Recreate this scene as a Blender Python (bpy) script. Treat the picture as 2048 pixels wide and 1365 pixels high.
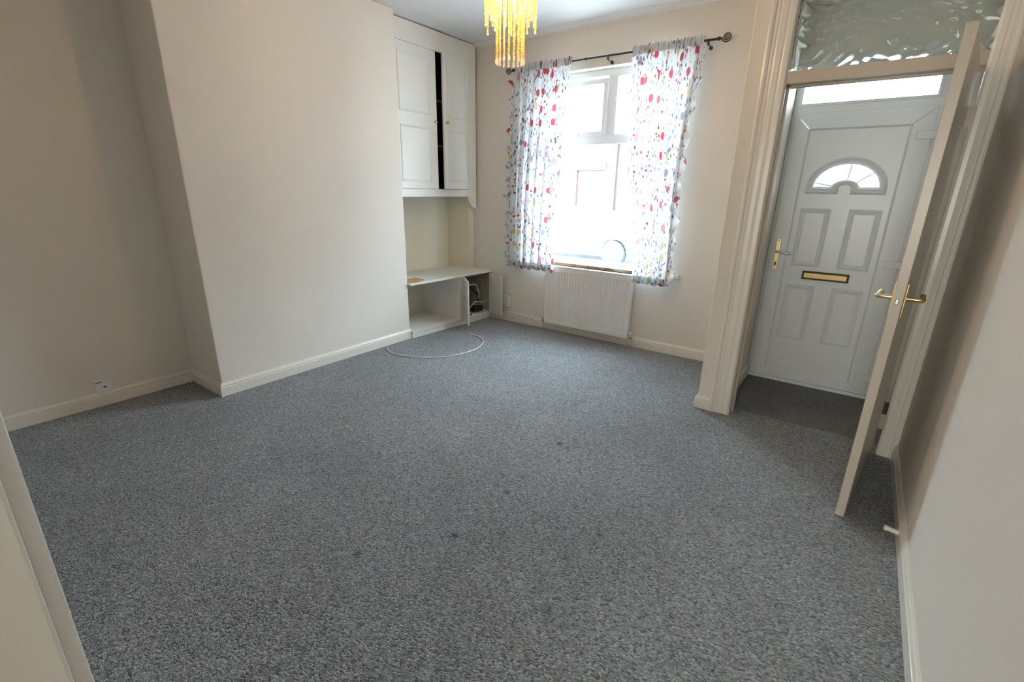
import bpy, bmesh, math, random
from mathutils import Vector, Matrix

random.seed(7)
PI = math.pi
for o in list(bpy.data.objects):
    bpy.data.objects.remove(o)
scene = bpy.context.scene
COL = scene.collection

# ------------------------------------------------------------------ camera, world, light, exposure
cam_data = bpy.data.cameras.new('camera')
cam_data.sensor_width = 36.0
cam_data.sensor_fit = 'HORIZONTAL'
cam_data.lens = 16.6276
cam_data.clip_start = 0.02
cam_data.clip_end = 200
cam = bpy.data.objects.new('camera', cam_data)
COL.objects.link(cam)
_r = Vector((0.8083351, 0.58849901, 0.01622592))
_u = Vector((-0.19301681, 0.23887975, 0.95167273))
_f = Vector((-0.55618241, 0.77240235, -0.30668509))
cam.matrix_world = Matrix(((_r.x, _u.x, -_f.x, 3.4271), (_r.y, _u.y, -_f.y, -4.1885), (_r.z, _u.z, -_f.z, 1.425), (0, 0, 0, 1)))
scene.camera = cam

SKY = 24.0
world = bpy.data.worlds.new('overcast_sky')
scene.world = world
world.use_nodes = True
bg = world.node_tree.nodes['Background']
bg.inputs[0].default_value = (0.68, 0.85, 1.0, 1)
bg.inputs[1].default_value = SKY

def portal(x0, x1, y, z0, z1, facing):
    l = bpy.data.lights.new('window_portal', 'AREA')
    l.shape = 'RECTANGLE'; l.size = x1 - x0; l.size_y = z1 - z0
    l.cycles.is_portal = True
    o = bpy.data.objects.new('window_portal', l)
    COL.objects.link(o)
    o.location = ((x0 + x1) / 2, y, (z0 + z1) / 2)
    o.rotation_euler = (-PI / 2, 0, 0) if facing < 0 else (PI / 2, 0, 0)

portal(0.64, 2.10, 0.2, 0.73, 2.44, -1)
portal(2.90, 3.63, 0.0, 2.0, 2.22, -1)
portal(3.07, 3.46, -0.03, 1.46, 1.63, -1)
portal(2.5, 3.75, -7.72, 0.7, 1.98, 1)  # sky portal for the added rear opening

vs = scene.view_settings
scene.display_settings.display_device = 'sRGB'
vs.view_transform = 'Standard'
vs.look = 'None'
vs.exposure = 0.30
vs.gamma = 1.0
vs.use_curve_mapping = False
scene.cycles.use_denoising = True
scene.cycles.adaptive_threshold = 0.02
scene.cycles.diffuse_bounces = 4
scene.cycles.max_bounces = 7

# ------------------------------------------------------------------ helpers
class MB:
    def __init__(self): self.v = []; self.f = []; self.uv = None
    def add(self, vs_, fs):
        b = len(self.v); self.v += [tuple(p) for p in vs_]
        self.f += [tuple(i + b for i in f) for f in fs]; return self
    def box(self, x0, x1, y0, y1, z0, z1):
        return self.add([(x, y, z) for z in (z0, z1) for y in (y0, y1) for x in (x0, x1)],
                        [(0, 2, 3, 1), (4, 5, 7, 6), (0, 1, 5, 4), (2, 6, 7, 3), (0, 4, 6, 2), (1, 3, 7, 5)])
    def prism(self, poly, axis, a, b):
        n = len(poly)
        def P(p, t):
            return {'z': (p[0], p[1], t), 'y': (p[0], t, p[1]), 'x': (t, p[0], p[1])}[axis]
        return self.add([P(p, a) for p in poly] + [P(p, b) for p in poly],
                        [tuple(range(n))[::-1], tuple(range(n, 2 * n))] + [(i, (i + 1) % n, n + (i + 1) % n, n + i) for i in range(n)])
    def tube(self, pts, r, seg=8, caps=True):
        pts = [Vector(p) for p in pts]; n = len(pts)
        rr = r if isinstance(r, (list, tuple)) else [r] * n
        t0 = (pts[1] - pts[0]).normalized()
        up = Vector((0, 0, 1)) if abs(t0.z) < 0.9 else Vector((1, 0, 0))
        nrm = (up - t0 * up.dot(t0)).normalized()
        vv = []
        for i, p in enumerate(pts):
            t = (pts[min(i + 1, n - 1)] - pts[max(i - 1, 0)]).normalized()
            nrm = (nrm - t * nrm.dot(t)).normalized(); bn = t.cross(nrm)
            for k in range(seg):
                a = 2 * PI * k / seg
                vv.append(p + (nrm * math.cos(a) + bn * math.sin(a)) * rr[i])
        ff = [(i * seg + k, i * seg + (k + 1) % seg, (i + 1) * seg + (k + 1) % seg, (i + 1) * seg + k) for i in range(n - 1) for k in range(seg)]
        if caps: ff += [tuple(range(seg))[::-1], tuple(range((n - 1) * seg, n * seg))]
        return self.add(vv, ff)
    def lathe(self, prof, origin, axis=(0, 0, 1), seg=16):
        ax = Vector(axis).normalized(); o = Vector(origin)
        up = Vector((0, 0, 1)) if abs(ax.z) < 0.9 else Vector((1, 0, 0))
        a1 = (up - ax * up.dot(ax)).normalized(); a2 = ax.cross(a1)
        vv = []; n = len(prof)
        for r, h in prof:
            for k in range(seg):
                a = 2 * PI * k / seg
                vv.append(o + ax * h + (a1 * math.cos(a) + a2 * math.sin(a)) * max(r, 1e-5))
        ff = [(i * seg + k, i * seg + (k + 1) % seg, (i + 1) * seg + (k + 1) % seg, (i + 1) * seg + k) for i in range(n - 1) for k in range(seg)]
        ff += [tuple(range(seg))[::-1], tuple(range((n - 1) * seg, n * seg))]
        return self.add(vv, ff)
    def loops(self, loops, close_last=True):
        """stack of equally long closed loops joined by quads; last one capped"""
        n = len(loops[0]); vv = [p for l in loops for p in l]
        ff = [(i * n + k, i * n + (k + 1) % n, (i + 1) * n + (k + 1) % n, (i + 1) * n + k) for i in range(len(loops) - 1) for k in range(n)]
        if close_last: ff.append(tuple(range((len(loops) - 1) * n, len(loops) * n)))
        return self.add(vv, ff)
    def moulding(self, x0, x1, z0, z1, y, prof, close=True):
        """rectangular moulding on a wall facing -y: prof = [(inset, proud)]"""
        return self.loops([[(x0 + i, y - p, z0 + i), (x1 - i, y - p, z0 + i), (x1 - i, y - p, z1 - i), (x0 + i, y - p, z1 - i)] for i, p in prof], close)
    def xf(self, m):
        self.v = [tuple(m @ Vector(p)) for p in self.v]; return self
    def mesh(self, name, smooth=False, recalc=True):
        me = bpy.data.meshes.new(name); me.from_pydata(self.v, [], self.f)
        if self.uv:
            l = me.uv_layers.new(name='UVMap')
            for i, lp in enumerate(me.loops): l.data[i].uv = self.uv[lp.vertex_index]
        if recalc:
            bm = bmesh.new(); bm.from_mesh(me)
            bmesh.ops.recalc_face_normals(bm, faces=bm.faces); bm.to_mesh(me); bm.free()
        if smooth:
            for p in me.polygons: p.use_smooth = True
        return me
    def build(self, name, mat, parent=None, bevel=0, smooth=False, seg=2, recalc=True):
        o = bpy.data.objects.new(name, self.mesh(name, smooth, recalc)); COL.objects.link(o)
        if mat: o.data.materials.append(mat)
        if bevel:
            m = o.modifiers.new('bevel', 'BEVEL'); m.width = bevel; m.segments = seg; m.limit_method = 'ANGLE'; m.angle_limit = 0.6
            m.harden_normals = False
        if parent is not None: adopt(o, parent)
        return o

def root_loc(o):
    p = Vector((0, 0, 0))
    while o is not None:
        p += o.location; o = o.parent
    return p
def adopt(o, parent):
    o.parent = parent
    o.matrix_parent_inverse = Matrix.Translation(-Vector(parent.get('_o', (0, 0, 0))))
def thing(name, label, cat, loc=(0, 0, 0), group=None, kind=None):
    o = bpy.data.objects.new(name, None); COL.objects.link(o); o.location = loc
    o['_o'] = list(loc)
    o.empty_display_size = 0.1
    return tag(o, label, cat, group, kind)
def tag(o, label=None, cat=None, group=None, kind=None):
    if label: o['label'] = label
    if cat: o['category'] = cat
    if group: o['group'] = group
    if kind: o['kind'] = kind
    return o
def struct(o, label=None): return tag(o, label, None, None, 'structure')

def plate(outer, holes, y0, y1):
    """plate in xz with holes, thickness y0..y1"""
    bm = bmesh.new(); es = []
    for lp in [outer] + holes:
        vv = [bm.verts.new((x, y0, z)) for x, z in lp]
        es += [bm.edges.new((vv[i], vv[(i + 1) % len(vv)])) for i in range(len(vv))]
    r = bmesh.ops.triangle_fill(bm, edges=es, use_beauty=True, use_dissolve=False)
    fs = [g for g in bm.faces]
    r = bmesh.ops.extrude_face_region(bm, geom=fs)
    for g in r['geom']:
        if isinstance(g, bmesh.types.BMVert): g.co.y = y1
    bmesh.ops.recalc_face_normals(bm, faces=bm.faces)
    bm.verts.index_update()
    m = MB(); m.v = [tuple(v.co) for v in bm.verts]; m.f = [tuple(v.index for v in f.verts) for f in bm.faces]
    bm.free(); return m
def rect(x0, x1, z0, z1): return [(x0, z0), (x1, z0), (x1, z1), (x0, z1)]

def catmull(pts, n=8):
    P = [Vector(p) for p in pts]; out = []
    for i in range(len(P) - 1):
        p0, p1, p2, p3 = P[max(i - 1, 0)], P[i], P[i + 1], P[min(i + 2, len(P) - 1)]
        for k in range(n):
            t = k / n
            out.append(0.5 * ((2 * p1) + (p2 - p0) * t + (2 * p0 - 5 * p1 + 4 * p2 - p3) * t * t + (3 * p1 - p0 - 3 * p2 + p3) * t ** 3))
    return out + [P[-1]]

def sweep(path, prof, side):
    """prof [(d,z)] swept along plan polyline; d measured to the `side` (+1 = left of travel)"""
    m = MB(); n = len(path); k = len(prof); vv = []
    for i in range(n):
        p = Vector(path[i])
        d1 = (Vector(path[i]) - Vector(path[i - 1])).normalized() if i > 0 else None
        d2 = (Vector(path[i + 1]) - Vector(path[i])).normalized() if i < n - 1 else None
        n1 = Vector((-d1.y, d1.x)) * side if d1 else None
        n2 = Vector((-d2.y, d2.x)) * side if d2 else None
        if n1 is None: nn = n2
        elif n2 is None: nn = n1
        else: nn = (n1 + n2) / (1 + n1.dot(n2))
        for d, z in prof: vv.append((p.x + nn.x * d, p.y + nn.y * d, z))
    ff = [(i * k + j, i * k + (j + 1) % k, (i + 1) * k + (j + 1) % k, (i + 1) * k + j) for i in range(n - 1) for j in range(k)]
    ff += [tuple(range(k))[::-1], tuple(range((n - 1) * k, n * k))]
    return m.add(vv, ff)

# ------------------------------------------------------------------ materials
def mat(name, col, rough=0.6, metal=0.0, spec=0.5, bump=0, bscale=60, var=0, vscale=3, emit=None, es=0):
    m = bpy.data.materials.new(name); m.use_nodes = True
    nt = m.node_tree; b = nt.nodes['Principled BSDF']
    b.inputs['Base Color'].default_value = (*col, 1); b.inputs['Roughness'].default_value = rough
    b.inputs['Metallic'].default_value = metal; b.inputs['Specular IOR Level'].default_value = spec
    if emit: b.inputs['Emission Color'].default_value = (*emit, 1); b.inputs['Emission Strength'].default_value = es
    tc = nt.nodes.new('ShaderNodeTexCoord')
    if bump:
        nz = nt.nodes.new('ShaderNodeTexNoise'); nz.inputs['Scale'].default_value = bscale; nz.inputs['Detail'].default_value = 4
        bp = nt.nodes.new('ShaderNodeBump'); bp.inputs['Strength'].default_value = bump; bp.inputs['Distance'].default_value = 0.002
        nt.links.new(tc.outputs['Object'], nz.inputs['Vector']); nt.links.new(nz.outputs['Fac'], bp.inputs['Height'])
        nt.links.new(bp.outputs['Normal'], b.inputs['Normal'])
    if var:
        nz = nt.nodes.new('ShaderNodeTexNoise'); nz.inputs['Scale'].default_value = vscale; nz.inputs['Detail'].default_value = 3
        nt.links.new(tc.outputs['Object'], nz.inputs['Vector'])
        mx = nt.nodes.new('ShaderNodeMix'); mx.data_type = 'RGBA'
        mx.inputs[6].default_value = (*[c * (1 - var) for c in col], 1); mx.inputs[7].default_value = (*[min(1, c * (1 + var)) for c in col], 1)
        nt.links.new(nz.outputs['Fac'], mx.inputs[0]); nt.links.new(mx.outputs[2], b.inputs['Base Color'])
    return m

M = {}
M['wall'] = mat('wall_paint', (0.80, 0.735, 0.655), 0.75, spec=0.25, bump=0.25, bscale=90, var=0.015, vscale=2)
M['cream'] = mat('cream_paint', (0.80, 0.735, 0.58), 0.7, spec=0.25, bump=0.2, bscale=90)
M['recess'] = mat('recess_paint', (0.86, 0.82, 0.68), 0.7, spec=0.25, bump=0.2, bscale=90)
M['ceiling'] = mat('ceiling_paint', (0.80, 0.80, 0.80), 0.8, spec=0.2, bump=0.2, bscale=70)
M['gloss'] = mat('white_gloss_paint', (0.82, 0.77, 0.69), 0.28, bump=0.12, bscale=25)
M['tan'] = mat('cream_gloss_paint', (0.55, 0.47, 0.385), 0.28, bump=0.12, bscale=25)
M['gloss2'] = mat('white_satin_paint', (0.80, 0.78, 0.73), 0.4, bump=0.1, bscale=30)
M['upvc'] = mat('white_upvc', (0.82, 0.84, 0.84), 0.3)
M['white'] = mat('white_plastic', (0.82, 0.82, 0.80), 0.35)
M['rad'] = mat('radiator_enamel', (0.83, 0.81, 0.77), 0.35)
M['brass'] = mat('brass', (0.72, 0.50, 0.20), 0.25, 1.0)
M['pale_brass'] = mat('pale_polished_brass', (0.82, 0.68, 0.38), 0.28, 1.0)
M['bronze'] = mat('dark_bronze', (0.05, 0.035, 0.025), 0.4, 0.6)
M['chrome'] = mat('chrome', (0.6, 0.58, 0.55), 0.25, 1.0)
M['iron'] = mat('dark_iron', (0.035, 0.028, 0.028), 0.45, 0.3)
M['black'] = mat('black_plastic', (0.02, 0.02, 0.022), 0.4)
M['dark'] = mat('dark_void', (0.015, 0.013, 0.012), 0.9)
M['greyprint'] = mat('grey_print', (0.25, 0.26, 0.32), 0.6)
M['card'] = mat('brown_cardboard', (0.50, 0.33, 0.16), 0.85, bump=0.3, bscale=50)
M['cable'] = mat('white_cable', (0.78, 0.77, 0.74), 0.4)
M['chip'] = mat('raw_chipboard', (0.14, 0.07, 0.045), 0.9, var=0.4, vscale=80)
M['board'] = mat('grey_brown_board', (0.36, 0.33, 0.26), 0.85, var=0.25, vscale=14)
M['flap'] = mat('brushed_brass_flap', (0.38, 0.27, 0.12), 0.35, 1.0, bump=0.2, bscale=30)

# carpet
def carpet(name, dark, light, sx, sy, stains):
    m = bpy.data.materials.new(name); m.use_nodes = True; nt = m.node_tree; L = nt.links.new
    b = nt.nodes['Principled BSDF']; b.inputs['Roughness'].default_value = 0.95; b.inputs['Specular IOR Level'].default_value = 0.15
    b.inputs['Sheen Weight'].default_value = 0.25; b.inputs['Sheen Roughness'].default_value = 0.5
    tc = nt.nodes.new('ShaderNodeTexCoord')
    mp = nt.nodes.new('ShaderNodeMapping'); mp.inputs['Rotation'].default_value = (0, 0, math.radians(4)); mp.inputs['Scale'].default_value = (sx, sy, 1)
    L(tc.outputs['Object'], mp.inputs['Vector'])
    vo = nt.nodes.new('ShaderNodeTexVoronoi'); vo.voronoi_dimensions = '2D'; vo.inputs['Scale'].default_value = 1; vo.inputs['Randomness'].default_value = 0.85
    L(mp.outputs['Vector'], vo.inputs['Vector'])
    sep = nt.nodes.new('ShaderNodeSeparateColor'); L(vo.outputs['Color'], sep.inputs['Color'])
    rp = nt.nodes.new('ShaderNodeValToRGB'); e = rp.color_ramp.elements
    e[0].position = 0.0; e[0].color = (*[c * 0.35 for c in dark], 1)
    e[1].position = 1.0; e[1].color = (*light, 1)
    x = e.new(0.25); x.color = (*dark, 1)
    x = e.new(0.8); x.color = (*[d * 0.6 + l * 0.4 for d, l in zip(dark, light)], 1)
    nf = nt.nodes.new('ShaderNodeTexNoise'); nf.inputs['Scale'].default_value = 330; nf.inputs['Detail'].default_value = 2
    L(tc.outputs['Object'], nf.inputs['Vector'])
    mm = nt.nodes.new('ShaderNodeMath'); mm.operation = 'MULTIPLY_ADD'; mm.inputs[1].default_value = 0.9; mm.inputs[2].default_value = -0.45
    L(nf.outputs['Fac'], mm.inputs[0])
    ad = nt.nodes.new('ShaderNodeMath'); ad.operation = 'ADD'; ad.use_clamp = True; L(sep.outputs[0], ad.inputs[0]); L(mm.outputs[0], ad.inputs[1])
    L(ad.outputs[0], rp.inputs['Fac'])
    # large worn variation
    nl = nt.nodes.new('ShaderNodeTexNoise'); nl.inputs['Scale'].default_value = 1.6; nl.inputs['Detail'].default_value = 5; nl.inputs['Roughness'].default_value = 0.6
    L(tc.outputs['Object'], nl.inputs['Vector'])
    mr = nt.nodes.new('ShaderNodeMapRange'); mr.inputs[1].default_value = 0.3; mr.inputs[2].default_value = 0.7; mr.inputs[3].default_value = 0.86; mr.inputs[4].default_value = 1.1
    L(nl.outputs['Fac'], mr.inputs[0])
    fac = mr.outputs[0]
    if stains:
        nd = nt.nodes.new('ShaderNodeTexNoise'); nd.inputs['Scale'].default_value = 30; nd.inputs['Detail'].default_value = 3
        L(tc.outputs['Object'], nd.inputs['Vector'])
        sc = nt.nodes.new('ShaderNodeVectorMath'); sc.operation = 'MULTIPLY_ADD'; sc.inputs[1].default_value = (0.035,) * 3; sc.inputs[2].default_value = (-0.0175, -0.0175, 0)
        L(nd.outputs['Color'], sc.inputs[0])
        wv = nt.nodes.new('ShaderNodeVectorMath'); wv.operation = 'ADD'; L(tc.outputs['Object'], wv.inputs[0]); L(sc.outputs[0], wv.inputs[1])
        fl = nt.nodes.new('ShaderNodeVectorMath'); fl.operation = 'MULTIPLY'; fl.inputs[1].default_value = (1, 1, 0); L(wv.outputs[0], fl.inputs[0])
        for (sx_, sy_, r_, k_) in stains:
            ds = nt.nodes.new('ShaderNodeVectorMath'); ds.operation = 'DISTANCE'; ds.inputs[1].default_value = (sx_, sy_, 0); L(fl.outputs[0], ds.inputs[0])
            q = nt.nodes.new('ShaderNodeMapRange'); q.inputs[1].default_value = r_ * 0.4; q.inputs[2].default_value = r_; q.inputs[3].default_value = k_; q.inputs[4].default_value = 1.0
            L(ds.outputs['Value'], q.inputs[0])
            ml = nt.nodes.new('ShaderNodeMath'); ml.operation = 'MULTIPLY'; L(fac, ml.inputs[0]); L(q.outputs[0], ml.inputs[1]); fac = ml.outputs[0]
    vm = nt.nodes.new('ShaderNodeVectorMath'); vm.operation = 'SCALE'; L(rp.outputs['Color'], vm.inputs[0]); L(fac, vm.inputs['Scale'])
    L(vm.outputs[0], b.inputs['Base Color'])
    inv = nt.nodes.new('ShaderNodeMath'); inv.operation = 'MULTIPLY_ADD'; inv.inputs[1].default_value = -1; inv.inputs[2].default_value = 1
    L(vo.outputs['Distance'], inv.inputs[0])
    bp = nt.nodes.new('ShaderNodeBump'); bp.inputs['Strength'].default_value = 0.9; bp.inputs['Distance'].default_value = 0.005
    L(inv.outputs[0], bp.inputs['Height']); L(bp.outputs['Normal'], b.inputs['Normal'])
    return m
STAINS = [(2.225, -2.020, 0.024, 0.16), (2.285, -2.035, 0.016, 0.35), (2.242, -2.429, 0.018, 0.55), (2.252, -2.582, 0.022, 0.45), (2.261, -2.964, 0.020, 0.22),
          (2.756, -2.578, 0.019, 0.30), (2.751, -2.04, 0.014, 0.65), (2.02, -3.282, 0.020, 0.35), (2.777, -3.042, 0.032, 0.68), (1.35, -3.05, 0.026, 0.7)]
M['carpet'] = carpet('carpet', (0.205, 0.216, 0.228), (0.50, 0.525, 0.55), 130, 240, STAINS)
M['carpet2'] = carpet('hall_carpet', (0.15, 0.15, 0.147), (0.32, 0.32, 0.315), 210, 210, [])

# thin glass that lets light through, with surface reflection
def glass(name, tint=(1, 1, 1), wave=0.0, wscale=(20, 20, 20)):
    m = bpy.data.materials.new(name); m.use_nodes = True; nt = m.node_tree; nt.nodes.clear(); L = nt.links.new
    out = nt.nodes.new('ShaderNodeOutputMaterial'); mx = nt.nodes.new('ShaderNodeMixShader')
    gl = nt.nodes.new('ShaderNodeBsdfGlossy'); gl.inputs['Roughness'].default_value = 0.03
    fr = nt.nodes.new('ShaderNodeFresnel'); fr.inputs['IOR'].default_value = 1.45
    if wave:
        tr = nt.nodes.new('ShaderNodeBsdfRefraction'); tr.inputs['IOR'].default_value = 1.45; tr.inputs['Roughness'].default_value = 0.02
        tr.inputs['Color'].default_value = (*tint, 1)
    else:
        tr = nt.nodes.new('ShaderNodeBsdfTransparent'); tr.inputs['Color'].default_value = (*tint, 1)
    if not wave:   # thin sheet: same reflectance seen from either face
        ge = nt.nodes.new('ShaderNodeNewGeometry'); io = nt.nodes.new('ShaderNodeMath'); io.operation = 'MULTIPLY_ADD'; io.inputs[1].default_value = 1 / 1.45 - 1.45; io.inputs[2].default_value = 1.45
        L(ge.outputs['Backfacing'], io.inputs[0]); L(io.outputs[0], fr.inputs['IOR'])
    L(fr.outputs[0], mx.inputs[0]); L(tr.outputs[0], mx.inputs[1]); L(gl.outputs[0], mx.inputs[2]); L(mx.outputs[0], out.inputs[0])
    return m
M['glass'] = glass('window_glass', (0.97, 0.985, 0.98))
M['fillglass'] = glass('warm_fill_glass', (0.98, 0.885, 0.78))  # tint warms the fill light from the added rear opening
M['ripple'] = glass('rippled_glass', (0.95, 0.97, 0.95), wave=1)

# printed curtain cloth: flat print in cloth coordinates
def curtain_mat():
    m = bpy.data.materials.new('floral_cotton'); m.use_nodes = True; nt = m.node_tree; nt.nodes.clear(); L = nt.links.new
    out = nt.nodes.new('ShaderNodeOutputMaterial'); uv = nt.nodes.new('ShaderNodeUVMap'); uv.uv_map = 'UVMap'
    wn = nt.nodes.new('ShaderNodeTexNoise'); wn.inputs['Scale'].default_value = 45; L(uv.outputs[0], wn.inputs['Vector'])
    ws = nt.nodes.new('ShaderNodeVectorMath'); ws.operation = 'MULTIPLY_ADD'; ws.inputs[1].default_value = (0.012,) * 3; ws.inputs[2].default_value = (-0.006,) * 3
    L(wn.outputs['Color'], ws.inputs[0])
    wa = nt.nodes.new('ShaderNodeVectorMath'); wa.operation = 'ADD'; L(uv.outputs[0], wa.inputs[0]); L(ws.outputs[0], wa.inputs[1])
    col = None
    def layer(scale, stretch, rot, off, size, soft, keep, colors, rnd=0.9):
        nonlocal col
        mp = nt.nodes.new('ShaderNodeMapping'); mp.inputs['Rotation'].default_value = (0, 0, rot); mp.inputs['Location'].default_value = (off, off * 0.7, 0); mp.inputs['Scale'].default_value = (scale * stretch, scale, 1)
        L(wa.outputs[0], mp.inputs['Vector'])
        vo = nt.nodes.new('ShaderNodeTexVoronoi'); vo.voronoi_dimensions = '2D'; vo.inputs['Scale'].default_value = 1; vo.inputs['Randomness'].default_value = rnd
        L(mp.outputs[0], vo.inputs['Vector'])
        sp = nt.nodes.new('ShaderNodeSeparateColor'); L(vo.outputs['Color'], sp.inputs[0])
        ms = nt.nodes.new('ShaderNodeMapRange'); ms.inputs[1].default_value = size - soft; ms.inputs[2].default_value = size; ms.inputs[3].default_value = 1; ms.inputs[4].default_value = 0
        L(vo.outputs['Distance'], ms.inputs[0])
        kp = nt.nodes.new('ShaderNodeMath'); kp.operation = 'LESS_THAN'; kp.inputs[1].default_value = keep; L(sp.outputs[1], kp.inputs[0])
        mk = nt.nodes.new('ShaderNodeMath'); mk.operation = 'MULTIPLY'; L(ms.outputs[0], mk.inputs[0]); L(kp.outputs[0], mk.inputs[1])
        rp = nt.nodes.new('ShaderNodeValToRGB'); rp.color_ramp.interpolation = 'CONSTANT'; e = rp.color_ramp.elements
        while len(e) < len(colors): e.new(0.5)
        for i, c in enumerate(colors): e[i].position = i / len(colors); e[i].color = (*c, 1)
        L(sp.outputs[0], rp.inputs[0])
        mx = nt.nodes.new('ShaderNodeMix'); mx.data_type = 'RGBA'
        L(mk.outputs[0], mx.inputs[0])
        if col is None: mx.inputs[6].default_value = (0.76, 0.76, 0.77, 1)
        else: L(col, mx.inputs[6])
        L(rp.outputs[0], mx.inputs[7]); col = mx.outputs[2]
    red, mar, och, sl, sg, dk, pk = (0.50, 0.075, 0.10), (0.28, 0.055, 0.08), (0.62, 0.50, 0.30), (0.25, 0.28, 0.37), (0.42, 0.48, 0.44), (0.14, 0.155, 0.175), (0.62, 0.33, 0.34)
    layer(17, 2.3, 0.6, 3.1, 0.34, 0.14, 0.36, [sg, sl, sg, dk])
    layer(15, 2.4, -0.7, 7.7, 0.33, 0.14, 0.30, [sg, sl, dk])
    layer(30, 1.0, 0.2, 1.3, 0.24, 0.10, 0.14, [pk, mar, sg])
    layer(7.0, 1.3, 0.0, 5.9, 0.235, 0.03, 0.52, [red, och, sl, pk, och, red], 0.7)
    layer(19, 1.0, 0.5, 2.2, 0.23, 0.05, 0.26, [red, mar, red, sl])
    d = nt.nodes.new('ShaderNodeBsdfDiffuse'); t = nt.nodes.new('ShaderNodeBsdfTranslucent'); mxs = nt.nodes.new('ShaderNodeMixShader'); mxs.inputs[0].default_value = 0.30
    L(col, d.inputs[0]); L(col, t.inputs[0]); L(d.outputs[0], mxs.inputs[1]); L(t.outputs[0], mxs.inputs[2])
    tp = nt.nodes.new('ShaderNodeBsdfTransparent'); mt = nt.nodes.new('ShaderNodeMixShader'); mt.inputs[0].default_value = 0.004   # open weave
    L(mxs.outputs[0], mt.inputs[1]); L(tp.outputs[0], mt.inputs[2]); L(mt.outputs[0], out.inputs[0])
    return m
M['floral'] = curtain_mat()

def bead_mat(name, col, tr):
    m = bpy.data.materials.new(name); m.use_nodes = True; nt = m.node_tree; nt.nodes.clear(); L = nt.links.new
    out = nt.nodes.new('ShaderNodeOutputMaterial')
    t = nt.nodes.new('ShaderNodeBsdfTranslucent'); t.inputs[0].default_value = (*col, 1)
    d = nt.nodes.new('ShaderNodeBsdfTransparent'); d.inputs[0].default_value = (*[min(1, c * 0.6 + 0.35) for c in col], 1)
    g = nt.nodes.new('ShaderNodeBsdfGlossy'); g.inputs['Roughness'].default_value = 0.12; g.inputs[0].default_value = (1, 0.9, 0.7, 1)
    a = nt.nodes.new('ShaderNodeMixShader'); a.inputs[0].default_value = tr; L(t.outputs[0], a.inputs[1]); L(d.outputs[0], a.inputs[2])
    b = nt.nodes.new('ShaderNodeMixShader'); b.inputs[0].default_value = 0.14; L(a.outputs[0], b.inputs[1]); L(g.outputs[0], b.inputs[2])
    L(b.outputs[0], out.inputs[0]); return m
M['amber'] = bead_mat('amber_beads', (1.0, 0.76, 0.36), 0.15)
M['crystal'] = bead_mat('clear_drops', (0.9, 0.82, 0.72), 0.45)
M['bulb'] = mat('warm_bulb', (1, 0.9, 0.7), 0.4, emit=(1.0, 0.72, 0.32), es=30)

def brick_mat():
    m = bpy.data.materials.new('red_brick'); m.use_nodes = True; nt = m.node_tree; b = nt.nodes['Principled BSDF']; L = nt.links.new
    tc = nt.nodes.new('ShaderNodeTexCoord'); sw = nt.nodes.new('ShaderNodeMapping'); sw.inputs['Rotation'].default_value = (PI / 2, 0, 0)
    br = nt.nodes.new('ShaderNodeTexBrick'); br.inputs['Color1'].default_value = (0.085, 0.052, 0.047, 1); br.inputs['Color2'].default_value = (0.100, 0.062, 0.056, 1); br.inputs['Mortar'].default_value = (0.10, 0.085, 0.08, 1)
    br.inputs['Scale'].default_value = 1; br.inputs['Brick Width'].default_value = 0.225; br.inputs['Row Height'].default_value = 0.075; br.inputs['Mortar Size'].default_value = 0.008
    L(tc.outputs['Object'], sw.inputs['Vector']); L(sw.outputs[0], br.inputs['Vector']); L(br.outputs['Color'], b.inputs['Base Color']); b.inputs['Roughness'].default_value = 0.9
    return m
M['brick'] = brick_mat()
M['stone'] = mat('painted_stone', (0.075, 0.085, 0.105), 0.8)
M['asphalt'] = mat('asphalt', (0.42, 0.42, 0.42), 0.9, bump=0.3, bscale=50)
M['paving'] = mat('paving', (0.6, 0.59, 0.57), 0.9, var=0.1, vscale=4)
M['carpaint'] = mat('white_car_paint', (0.85, 0.86, 0.87), 0.2)
M['carglass'] = mat('car_glass', (0.55, 0.60, 0.64), 0.08, 0.4)
M['tyre'] = mat('tyre_rubber', (0.06, 0.06, 0.075), 0.8)
M['rim'] = mat('silver_rim', (0.78, 0.79, 0.80), 0.4, 0.0)
M['pipe'] = mat('lilac_grey_downpipe', (0.06, 0.055, 0.085), 0.5)
M['pinkdoor'] = mat('faded_red_door', (0.15, 0.062, 0.052), 0.5)

def worn_mat():
    m = mat('worn_sill_edge', (0.8, 0.78, 0.72), 0.6); nt = m.node_tree; b = nt.nodes['Principled BSDF']; L = nt.links.new
    tc = nt.nodes.new('ShaderNodeTexCoord'); nz = nt.nodes.new('ShaderNodeTexNoise'); nz.inputs['Scale'].default_value = 9; nz.inputs['Detail'].default_value = 6
    L(tc.outputs['Object'], nz.inputs['Vector'])
    rp = nt.nodes.new('ShaderNodeValToRGB'); e = rp.color_ramp.elements
    e[0].position = 0.36; e[0].color = (0.13, 0.085, 0.055, 1); e[1].position = 0.62; e[1].color = (0.42, 0.37, 0.30, 1)
    x = e.new(0.48); x.color = (0.30, 0.20, 0.11, 1)
    L(nz.outputs['Fac'], rp.inputs[0]); L(rp.outputs[0], b.inputs['Base Color']); return m
M['worn'] = worn_mat()

# ------------------------------------------------------------------ dimensions of the room
XA, YN, YF = -0.4667, -2.8988, -1.1536      # left alcove wall, chimney near / far corner (chimney face is x = 0)
XR, YV, XN, XP = 3.8148, -0.9934, 2.7204, 2.865   # right wall, lobby screen, partition left / right face
H, YW = 2.80, -4.168
WX0, WX1, WZ0, WZ1 = 0.64, 2.10, 0.727, 2.443   # window opening

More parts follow.
